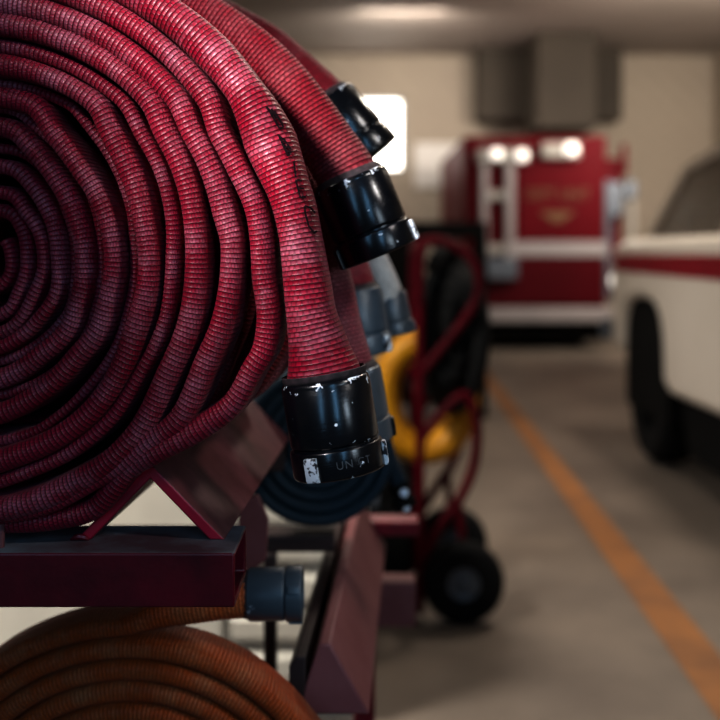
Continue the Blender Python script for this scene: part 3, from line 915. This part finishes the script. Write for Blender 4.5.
mb = MB(); mb.lathe([(0, .214), (.022, .214), (.022, .235), (0, .235)], jug.location, (0, 0, 1), 20); P(jug, 'cap', mb, M['dark'], smooth=True)

# ------------------------------------------------------------------ fire engine
YT = 12.75
def t_(px, py):
    p = at(px, py, YT); return p.x, p.z
eng = thing('fire_engine', (2.2, YT + 1.5, 0), 'red fire engine with white stripe and gold lettering parked at the back', 'fire engine')
xl, zt_ = t_(464, 136); xr_, zs0 = t_(606, 306)
mb = MB(); mb.box((xl, YT, .55), (xr_, YT + 3.6, zt_)); P(eng, 'body', mb, M['truck_red'], bevel=.03)
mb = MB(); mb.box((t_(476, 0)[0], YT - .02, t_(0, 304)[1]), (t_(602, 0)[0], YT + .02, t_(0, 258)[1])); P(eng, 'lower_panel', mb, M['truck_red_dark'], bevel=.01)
mb = MB(); mb.box((t_(518, 0)[0], YT - .02, t_(0, 240)[1]), (t_(602, 0)[0], YT + .02, t_(0, 172)[1])); dpan = P(eng, 'rear_door', mb, M['truck_red'], bevel=.01)
mb = MB(); mb.box((t_(512, 0)[0], YT - .035, t_(0, 256.5)[1]), (xr_ + .01, YT + .01, t_(0, 241)[1])); P(eng, 'white_stripe', mb, M['truck_white'], bevel=.005)
mb = MB(); mb.box((t_(484, 0)[0], YT - .12, t_(0, 322)[1]), (t_(612, 0)[0], YT + .02, t_(0, 307)[1])); P(eng, 'bumper', mb, M['truck_white'], bevel=.02)
mb = MB(); mb.box((xl + .05, YT + .05, .12), (xr_ - .02, YT + 3.3, .56)); P(eng, 'chassis', mb, M['dark'], bevel=.03)
for xx in (xl + .12, xr_ - .42):
    mb = MB(); mb.lathe([(.2, 0), (.40, 0), (.45, .05), (.45, .25), (.40, .30), (.2, .30)], (xx, YT + .75, .45), (1, 0, 0), 36, closed=True)
    wh = P(eng, 'wheel', mb, M['tyre'], smooth=True)
    mb = MB(); mb.lathe([(0, .08), (.1, .06), (.2, .02), (.2, .28), (0, .26)], (xx, YT + .75, .45), (1, 0, 0), 30); P(eng, 'hub', mb, M['hub'], parent=wh, smooth=True)
# folding ladder / grab rails
for (pa, pb, ya, yb_) in ((479.5, 487, 164, 262), (504, 513, 164, 272)):
    xa, z1 = t_(pa, ya); xb, z0 = t_(pb, yb_)
    mb = MB(); mb.box((xa, YT - .16, z0), (xb, YT - .06, z1)); P(eng, 'ladder_rail', mb, M['truck_white'], bevel=.015)
for (ya, yb_) in ((191, 200), (244, 254)):
    xa, z1 = t_(488, ya); xb, z0 = t_(503, yb_)
    mb = MB(); mb.box((xa - .01, YT - .13, z0), (xb + .01, YT - .06, z1)); P(eng, 'ladder_rung', mb, M['white_metal'], bevel=.01)
mb = MB(); xa, z1 = t_(485, 258); xb, z0 = t_(516, 279); mb.box((xa, YT - .2, z0), (xb, YT + .01, z1)); P(eng, 'step_box', mb, M['hub'], bevel=.02)
# lamp bars
for (pa, pb, ya, yb_, lamps) in ((476, 528, 149, 163, ((495, 155, .075), (520, 156.5, .075))), (540, 578, 143, 159, ((569, 150, .085),))):
    xa, z1 = t_(pa, ya); xb, z0 = t_(pb, yb_)
    mb = MB(); mb.box((xa, YT - .14, z0), (xb, YT + .01, z1)); lb = P(eng, 'lamp_bar', mb, M['white_metal'], bevel=.02)
    for (lx, ly, r) in lamps:
        x, z = t_(lx, ly)
        mb = MB(); mb.lathe([(0, -.05), (r * .6, -.04), (r, -.01), (r, .03), (0, .03)], (x, YT - .15, z), (0, 1, 0), 28)
        P(eng, 'lamp', mb, M['lens'], parent=lb, smooth=True)
# gold lettering and emblem
def flat_text(txt, width, cx, cz, y, mat, root, parent=None, name='lettering'):
    cu = bpy.data.curves.new('tmp', 'FONT'); cu.body = txt; cu.size = .2; cu.align_x = 'CENTER'; cu.align_y = 'CENTER'; cu.extrude = .004
    to = bpy.data.objects.new('tmp', cu); COL.objects.link(to)
    dg = bpy.context.evaluated_depsgraph_get()
    tm = bpy.data.meshes.new_from_object(to.evaluated_get(dg)); bpy.data.objects.remove(to)
    w0 = max(v.co.x for v in tm.vertices) - min(v.co.x for v in tm.vertices)
    k = width / w0
    mb = MB(); mb.add([(cx + v.co.x * k, y + v.co.z, cz + v.co.y * k * 1.25) for v in tm.vertices], [tuple(p.vertices) for p in tm.polygons])
    o = P(root, name, mb, mat, parent=parent)
    bpy.data.meshes.remove(tm)
    return o
x, z = t_(557.5, 195)
le = flat_text('DEPT UNIT', .80, x, z, YT - .026, M['gold'], eng, parent=dpan)
ex_, ez_ = t_(557, 217)
mb = MB(); mb.prism([(ex_ - .24, 0, ez_ + .07), (ex_ + .24, 0, ez_ + .07), (ex_ + .15, 0, ez_ + .01), (ex_ + .05, 0, ez_ - .07), (ex_ - .05, 0, ez_ - .07), (ex_ - .15, 0, ez_ + .01)], (0, YT - .028, 0), (0, YT - .02, 0))
P(eng, 'emblem', mb, M['gold'], parent=dpan)
# cab side beyond the body: red with chrome fittings and mirror
xa = xr_ + .02; xb = t_(641, 0)[0]
mb = MB(); mb.box((xa - .05, YT + .9, .6), (xb, YT + 5.2, t_(0, 152)[1])); cbd = P(eng, 'cab', mb, M['truck_red'], bevel=.05)
mb = MB(); mb.tube([(t_(641, 0)[0], YT + .85, t_(0, 138)[1]), (t_(641, 0)[0], YT + .85, t_(0, 170)[1])], .04, 10); P(eng, 'marker_post', mb, M['truck_red'], smooth=True)
mb = MB(); mb.lathe([(0, -.1), (.09, -.1), (.15, -.05), (.17, .02), (.17, .06), (.06, .16), (0, .16)], (t_(621, 0)[0], YT + .72, t_(0, 197)[1]), (0, 1, .1), 28); P(eng, 'spot_lamp', mb, M['cpl_chrome'], smooth=True)
mb = MB(); mb.box((t_(640, 0)[0], YT + .7, t_(0, 196)[1]), (t_(652, 0)[0], YT + .78, t_(0, 176)[1])); P(eng, 'mirror', mb, M['hub'], bevel=.02)
mb = MB(); mb.tube(smooth_path([(t_(640, 0)[0], YT + .8, t_(0, 186)[1]), (t_(648, 0)[0], YT + .8, t_(0, 200)[1]), (t_(649, 0)[0], YT + .8, t_(0, 225)[1]), (t_(647, 0)[0], YT + .8, t_(0, 240)[1])]), .05, 10); P(eng, 'grab_rail', mb, M['white_metal'], smooth=True)
mb = MB(); mb.box((t_(606, 0)[0], YT + .6, t_(0, 215)[1]), (t_(636, 0)[0], YT + .9, t_(0, 178)[1])); P(eng, 'pump_panel', mb, M['hub'], bevel=.03)
mb = MB(); mb.box((t_(604, 0)[0], YT - .02, t_(0, 300)[1]), (t_(611, 0)[0], YT + .3, t_(0, 180)[1])); P(eng, 'corner_post', mb, M['hub'], bevel=.02)

# ------------------------------------------------------------------ white SUV on the right
XS = 1.66
suv = thing('suv', (2.5, 4.6, 0), 'white sport utility car with a red side stripe parked at right', 'car')
yr, yn = 6.62, 2.2           # rear end, near end
wc, wz, wr = 5.93, .52, .425
def arch(yc, r, n=14, z0=.55):
    return [(yc - r * math.cos(PI * i / n), z0 + r * math.sin(PI * i / n) if 0 < i < n else z0) for i in range(n + 1)]
out = [(yn, .50), (yn, 1.33), (6.30, 1.335), (6.52, 1.30), (6.60, 1.20), (6.62, 1.0), (6.62, .68), (6.50, .62)]
# lower edge going back towards the near end, with the wheel arches cut out
def se(v, e): return math.copysign(abs(v) ** e, v)
ARCH = [(wc + wr * se(math.cos(PI * i / 20), .62), wz + (wr + .03) * se(math.sin(PI * i / 20), .62)) for i in range(1, 20)]
low = [(wc + wr, .62)] + ARCH + [(wc - wr, .54), (wc - wr - .12, .48)]
prof = out + low
mb = MB(); mb.prism([(0, y, z) for (y, z) in prof], (XS, 0, 0), (XS + 1.75, 0, 0))
body = P(suv, 'body', mb, M['car_white'], bevel=.045, seg=3)
mb = MB(); mb.prism([(0, yn, 1.11), (0, 6.45, 1.13), (0, 6.50, 1.165), (0, 6.48, 1.235), (0, yn, 1.235)], (XS - .006, 0, 0), (XS + .01, 0, 0)); P(suv, 'red_stripe', mb, M['car_red'])
# greenhouse: shell with side glass
gh = [(2.2, 1.32), (2.2, 1.80), (5.2, 1.80), (5.75, 1.74), (6.0, 1.55), (6.12, 1.32)]
mb = MB()
n = len(gh)
A = [Vector((XS + (.10 if z < 1.4 else .22), y, z)) for y, z in gh]; B = [Vector((XS + 1.75 - (.10 if z < 1.4 else .22), y, z)) for y, z in gh]
mb.add(A + B, [(1, 2, n + 2, n + 1), (2, 3, n + 3, n + 2), (3, 4, n + 4, n + 3), (4, 5, n + 5, n + 4)])
for (y0, y1, y2, y3) in ((2.2, 2.2, 2.3, 2.3), (3.5, 3.5, 3.6, 3.6), (4.72, 4.72, 4.82, 4.82)):
    mb.add([(XS + .09, y0, 1.32), (XS + .09, y2, 1.32), (XS + .215, y3, 1.78), (XS + .215, y1, 1.78)], [(0, 1, 2, 3)])
mb.add([(XS + .098, 6.12, 1.32), (XS + .098, 5.98, 1.32), (XS + .215, 5.60, 1.74), (XS + .218, 5.75, 1.74)], [(0, 1, 2, 3)])
mb.add([(XS + .218, 2.2, 1.80), (XS + .218, 5.2, 1.80), (XS + .218, 5.75, 1.74), (XS + .205, 5.60, 1.70), (XS + .205, 5.2, 1.74), (XS + .205, 2.2, 1.74)], [(0, 1, 2, 3, 4, 5)])
ro = P(suv, 'roof', mb, M['car_roof'])
so = ro.modifiers.new('solid', 'SOLIDIFY'); so.thickness = .03; so.offset = 0
for (ya, yb_, yc_, yd) in ((4.82, 5.98, 5.60, 4.82), (3.6, 4.72, 4.72, 3.6), (2.3, 3.5, 3.5, 2.3)):
    mb = MB(); mb.add([(XS + .10, ya, 1.32), (XS + .10, yb_, 1.32), (XS + .215, yc_, 1.74), (XS + .215, yd, 1.74)], [(0, 1, 2, 3)]); P(suv, 'side_window', mb, M['glass'])
mb = MB(); mb.add([(XS + .12, 6.115, 1.33), (XS + 1.63, 6.115, 1.33), (XS + 1.5, 5.77, 1.73), (XS + .25, 5.77, 1.73)], [(0, 1, 2, 3)]); P(suv, 'rear_window', mb, M['glass'])
for (y0, y1, xx, zt2) in ((5.90, 6.00, 1.94, 1.50), (5.20, 5.52, 1.92, 1.50), (4.55, 4.70, 1.92, 1.52)):
    mb = MB(); mb.prism([(xx, y0, 1.30), (xx, y1, 1.30), (xx, y1, zt2 - .04), (xx, y1 - .03, zt2), (xx, y0 + .03, zt2), (xx, y0, zt2 - .04)], (0, 0, 0), (.30, 0, 0)); P(suv, 'headrest', mb, M['dark'], bevel=.02)
# wheels, underside
for yy in (wc + .03, 2.95):
    mb = MB(); mb.lathe([(.20, 0), (.33, -.01), (.37, .03), (.382, .10), (.37, .20), (.33, .24), (.20, .24)], (XS + .05, yy, .382), (1, 0, 0), 48, closed=True)
    wh = P(suv, 'wheel', mb, M['tyre'], smooth=True)
    mb = MB(); mb.lathe([(0, .03), (.05, .03), (.06, .06), (.15, .07), (.205, .02), (.205, .2), (0, .2)], (XS + .05, yy, .382), (1, 0, 0), 40); P(suv, 'hub', mb, M['dark'], parent=wh, smooth=True)
    mb = MB(); mb.lathe([(0, .0), (.022, .005), (.028, .02), (.028, .05), (0, .05)], (XS + .045, yy, .382), (1, 0, 0), 24); P(suv, 'hub_cap', mb, M['hub'], parent=wh, smooth=True)
mb = MB(); mb.box((XS + .30, yn, .16), (XS + 1.7, 6.4, .60)); P(suv, 'underbody', mb, M['dark'], bevel=.04)
mb = MB(); mb.prism([(0, wc + wr, .30)] + [(0, y, z) for (y, z) in ARCH] + [(0, wc - wr, .30)], (XS + .035, 0, 0), (XS + .4, 0, 0)); P(suv, 'wheel_well', mb, M['dark'])
mb = MB(); mb.prism([(XS + .08, y, z) for (y, z) in ((yn, .14), (yn, .51), (5.35, .50), (5.42, .40), (5.3, .16))], (0, 0, 0), (.25, 0, 0)); P(suv, 'under_car_shade', mb, M['dark'], bevel=.02)  # black block added to fill the shade under the car
mb = MB(); mb.lathe([(0, -.02), (.05, -.02), (.06, .0), (.06, .03), (0, .03)], (XS + .06, 6.625, 1.06), (-.35, 1, 0), 24); P(suv, 'tail_reflector', mb, M['reflector_glow'], smooth=True)
mb = MB(); mb.tube([(XS - .02, 6.63, .74), (XS + .1, 6.72, .74), (XS + 1.6, 6.72, .74), (XS + 1.77, 6.63, .74)], .07, 12); P(suv, 'bumper', mb, M['hub'], smooth=True)

# ------------------------------------------------------------------ the garage itself
YB, XR, XL, ZC = 17.0, 6.0, -5.0, 4.6
mb = MB(); mb.box((XL, -3, -.1), (XR, YB, 0)); struct(mb.build('floor', M['floor']))
mb = MB(); mb.box((XL, -3, ZC), (XR, YB, ZC + .1)); struct(mb.build('ceiling', M['ceil']))
wx0, wx1 = at(343, 0, YB).x, at(404, 0, YB).x
wz0, wz1 = at(0, 172, YB).z, at(0, 97, YB).z
wz1 = min(wz1, ZC - .03)
mb = MB()
mb.box((XL, YB, 0), (wx0, YB + .15, ZC)); mb.box((wx1, YB, 0), (XR, YB + .15, ZC)); mb.box((wx0, YB, 0), (wx1, YB + .15, wz0)); mb.box((wx0, YB, wz1), (wx1, YB + .15, ZC))
struct(mb.build('wall_back', M['wall']))
mb = MB(); mb.box((XR, -3, 0), (XR + .15, YB, ZC)); struct(mb.build('wall_right', M['wall']))
mb = MB(); mb.box((XL - .15, -3, 0), (XL, YB, ZC)); struct(mb.build('wall_left', M['wall']))
win = bpy.data.objects.new('window_1', None); COL.objects.link(win); win.location = ((wx0 + wx1) / 2, YB, wz0); struct(win)
mb = MB(); t = .06
mb.box((wx0, YB - .02, wz0), (wx0 + t, YB + .1, wz1)); mb.box((wx1 - t, YB - .02, wz0), (wx1, YB + .1, wz1)); mb.box((wx0, YB - .02, wz0), (wx1, YB + .1, wz0 + t)); mb.box((wx0, YB - .02, wz1 - t), (wx1, YB + .1, wz1))
P(win, 'window_frame', mb, M['white_metal'])
mb = MB(); mb.box((wx0 + .02, YB + .05, wz0 + .02), (wx1 - .02, YB + .06, wz1 - .02)); P(win, 'window_pane', mb, M['pane'])
# dark steel header beam across the back and a paler board on the wall
mb = MB(); mb.box((at(474, 0, YB).x, YB - .6, at(0, 124, YB).z), (XR - 1.7, YB - .02, ZC)); struct(mb.build('trim_2', M['header'], bevel=.02))
mb = MB(); mb.box((2.7, 15.2, at(0, 128, 15.2).z), (3.6, 16.3, ZC)); struct(mb.build('trim_3', M['header'], bevel=.02))
mb = MB(); bx0, bx1 = at(414, 0, YB).x, at(467, 0, YB).x
mb.box((bx0, YB - .05, at(0, 188, YB).z), (bx1, YB, at(0, 143, YB).z))
wb = tag(mb.build('wall_board', M['board'], bevel=.01), 'pale board on the back wall left of the fire engine', 'board')
# orange painted line
a0 = at(668, 618, H * F / (618 - HZ)); a1 = at(487, 378, H * F / (378 - HZ))
d = (a1 - a0).normalized()
p0_ = a0 - d * 1.6; p1_ = a1 + d * .8
wln = .075
mb = MB(); mb.add([(p0_.x - wln, p0_.y, .003), (p0_.x + wln, p0_.y, .003), (p1_.x + wln * .8, p1_.y, .003), (p1_.x - wln * .8, p1_.y, .003)], [(0, 1, 2, 3)])
mb.prism([], (0, 0, 0), (0, 0, 0)) if False else None
struct(mb.build('trim_1', M['line']), 'orange painted line on the concrete floor')

# ------------------------------------------------------------------ lights
def area(name, loc, target, size, power, col, spread=180, sy=None):
    l = bpy.data.lights.new(name, 'AREA'); l.energy = power; l.color = col; l.size = size
    l.spread = math.radians(spread)
    if sy:
        l.shape = 'RECTANGLE'; l.size_y = sy
    o = bpy.data.objects.new(name, l); COL.objects.link(o); o.location = loc
    o.rotation_euler = (Vector(target) - Vector(loc)).to_track_quat('-Z', 'Y').to_euler()
    return o

def spot(name, loc, target, power, col, ang, blend, rad):
    l = bpy.data.lights.new(name, 'SPOT'); l.energy = power; l.color = col; l.spot_size = math.radians(ang); l.spot_blend = blend; l.shadow_soft_size = rad
    o = bpy.data.objects.new(name, l); COL.objects.link(o); o.location = loc
    o.rotation_euler = (Vector(target) - Vector(loc)).to_track_quat('-Z', 'Y').to_euler()
    return o

spot('key_lamp', (-.70, .22, 2.02), (.13, .97, 1.38), 165, (1.0, .94, .95), 38, 1.0, .07)
spot('side_lamp', (1.1, .35, 2.35), (.02, 1.05, 1.33), 34, (1.0, .95, .92), 34, .8, .12)
spot('fill_lamp', (.80, .20, 1.40), (.16, 1.30, .95), 24, (.72, .87, 1.0), 44, 1.0, .15)
area('window_light_front', (-1.0, -1.6, 1.9), (-.05, 1.0, .95), .30, 9, (.28, .62, 1.0), sy=1.6)
area('window_light_right', (.75, -1.6, 2.1), (-.0, 1.0, .95), .24, 12, (.28, .62, 1.0), sy=1.6)
area('roof_light_near', (.6, 3.6, 4.4), (1.2, 3.6, 0), 1.0, 30, (1, .88, .76))
area('roof_light_car', (2.2, 5.2, 4.4), (2.1, 5.2, 0), .5, 85, (1, .88, .76))
area('roof_light_mid', (.2, 7.6, 4.4), (.6, 7.0, 0), 1.2, 45, (1, .88, .76))
area('cabinet_fill', (-1.5, 1.75, 2.6), (-.9, 2.65, .45), .6, 42, (1, .95, .88), spread=110)  # unseen light added close by to brighten the cabinet doors
area('car_side_fill', (-2.4, 6.4, 2.6), (1.66, 4.9, .9), .8, 6, (1, .95, .90), spread=50)  # unseen fill added to lift the near side of the car
area('roof_light_far', (1.6, 9.6, 4.3), (2.0, 12.8, 1.6), 1.4, 17, (1, .92, .84), spread=120)
area('wall_fill', (4.2, 10.5, 3.4), (5.2, 17, 2.8), 1.5, 190, (1, .92, .82))  # unseen fill added to brighten the beige wall at right
area('roof_light_back', (.6, 13.6, 4.3), (.6, 17, 2.2), 1.2, 90, (1, .93, .84))
area('ceiling_fill', (3.4, 4.5, 2.4), (2.0, 7.5, 4.6), 1.2, 40, (1, .92, .86), spread=140)  # unseen upward fill added to brighten the ceiling
wd = bpy.data.worlds.new('world'); sc.world = wd; wd.use_nodes = True
bg = wd.node_tree.nodes['Background']; bg.inputs[0].default_value = (.9, .88, .85, 1); bg.inputs[1].default_value = .045

# ------------------------------------------------------------------ camera
cam = bpy.data.cameras.new('camera'); co = bpy.data.objects.new('camera', cam); COL.objects.link(co)
co.location = (0, 0, H); co.rotation_euler = (PI / 2, 0, 0)
cam.lens = 50; cam.sensor_width = 36; cam.sensor_fit = 'HORIZONTAL'
cam.shift_y = -(360 - HZ) / 720
cam.clip_start = .02
cam.dof.use_dof = True; cam.dof.focus_distance = .945; cam.dof.aperture_fstop = 3.05
sc.camera = co
sc.view_settings.view_transform = 'Standard'
sc.view_settings.look = 'None'
sc.view_settings.exposure = 0.35
sc.view_settings.gamma = .78
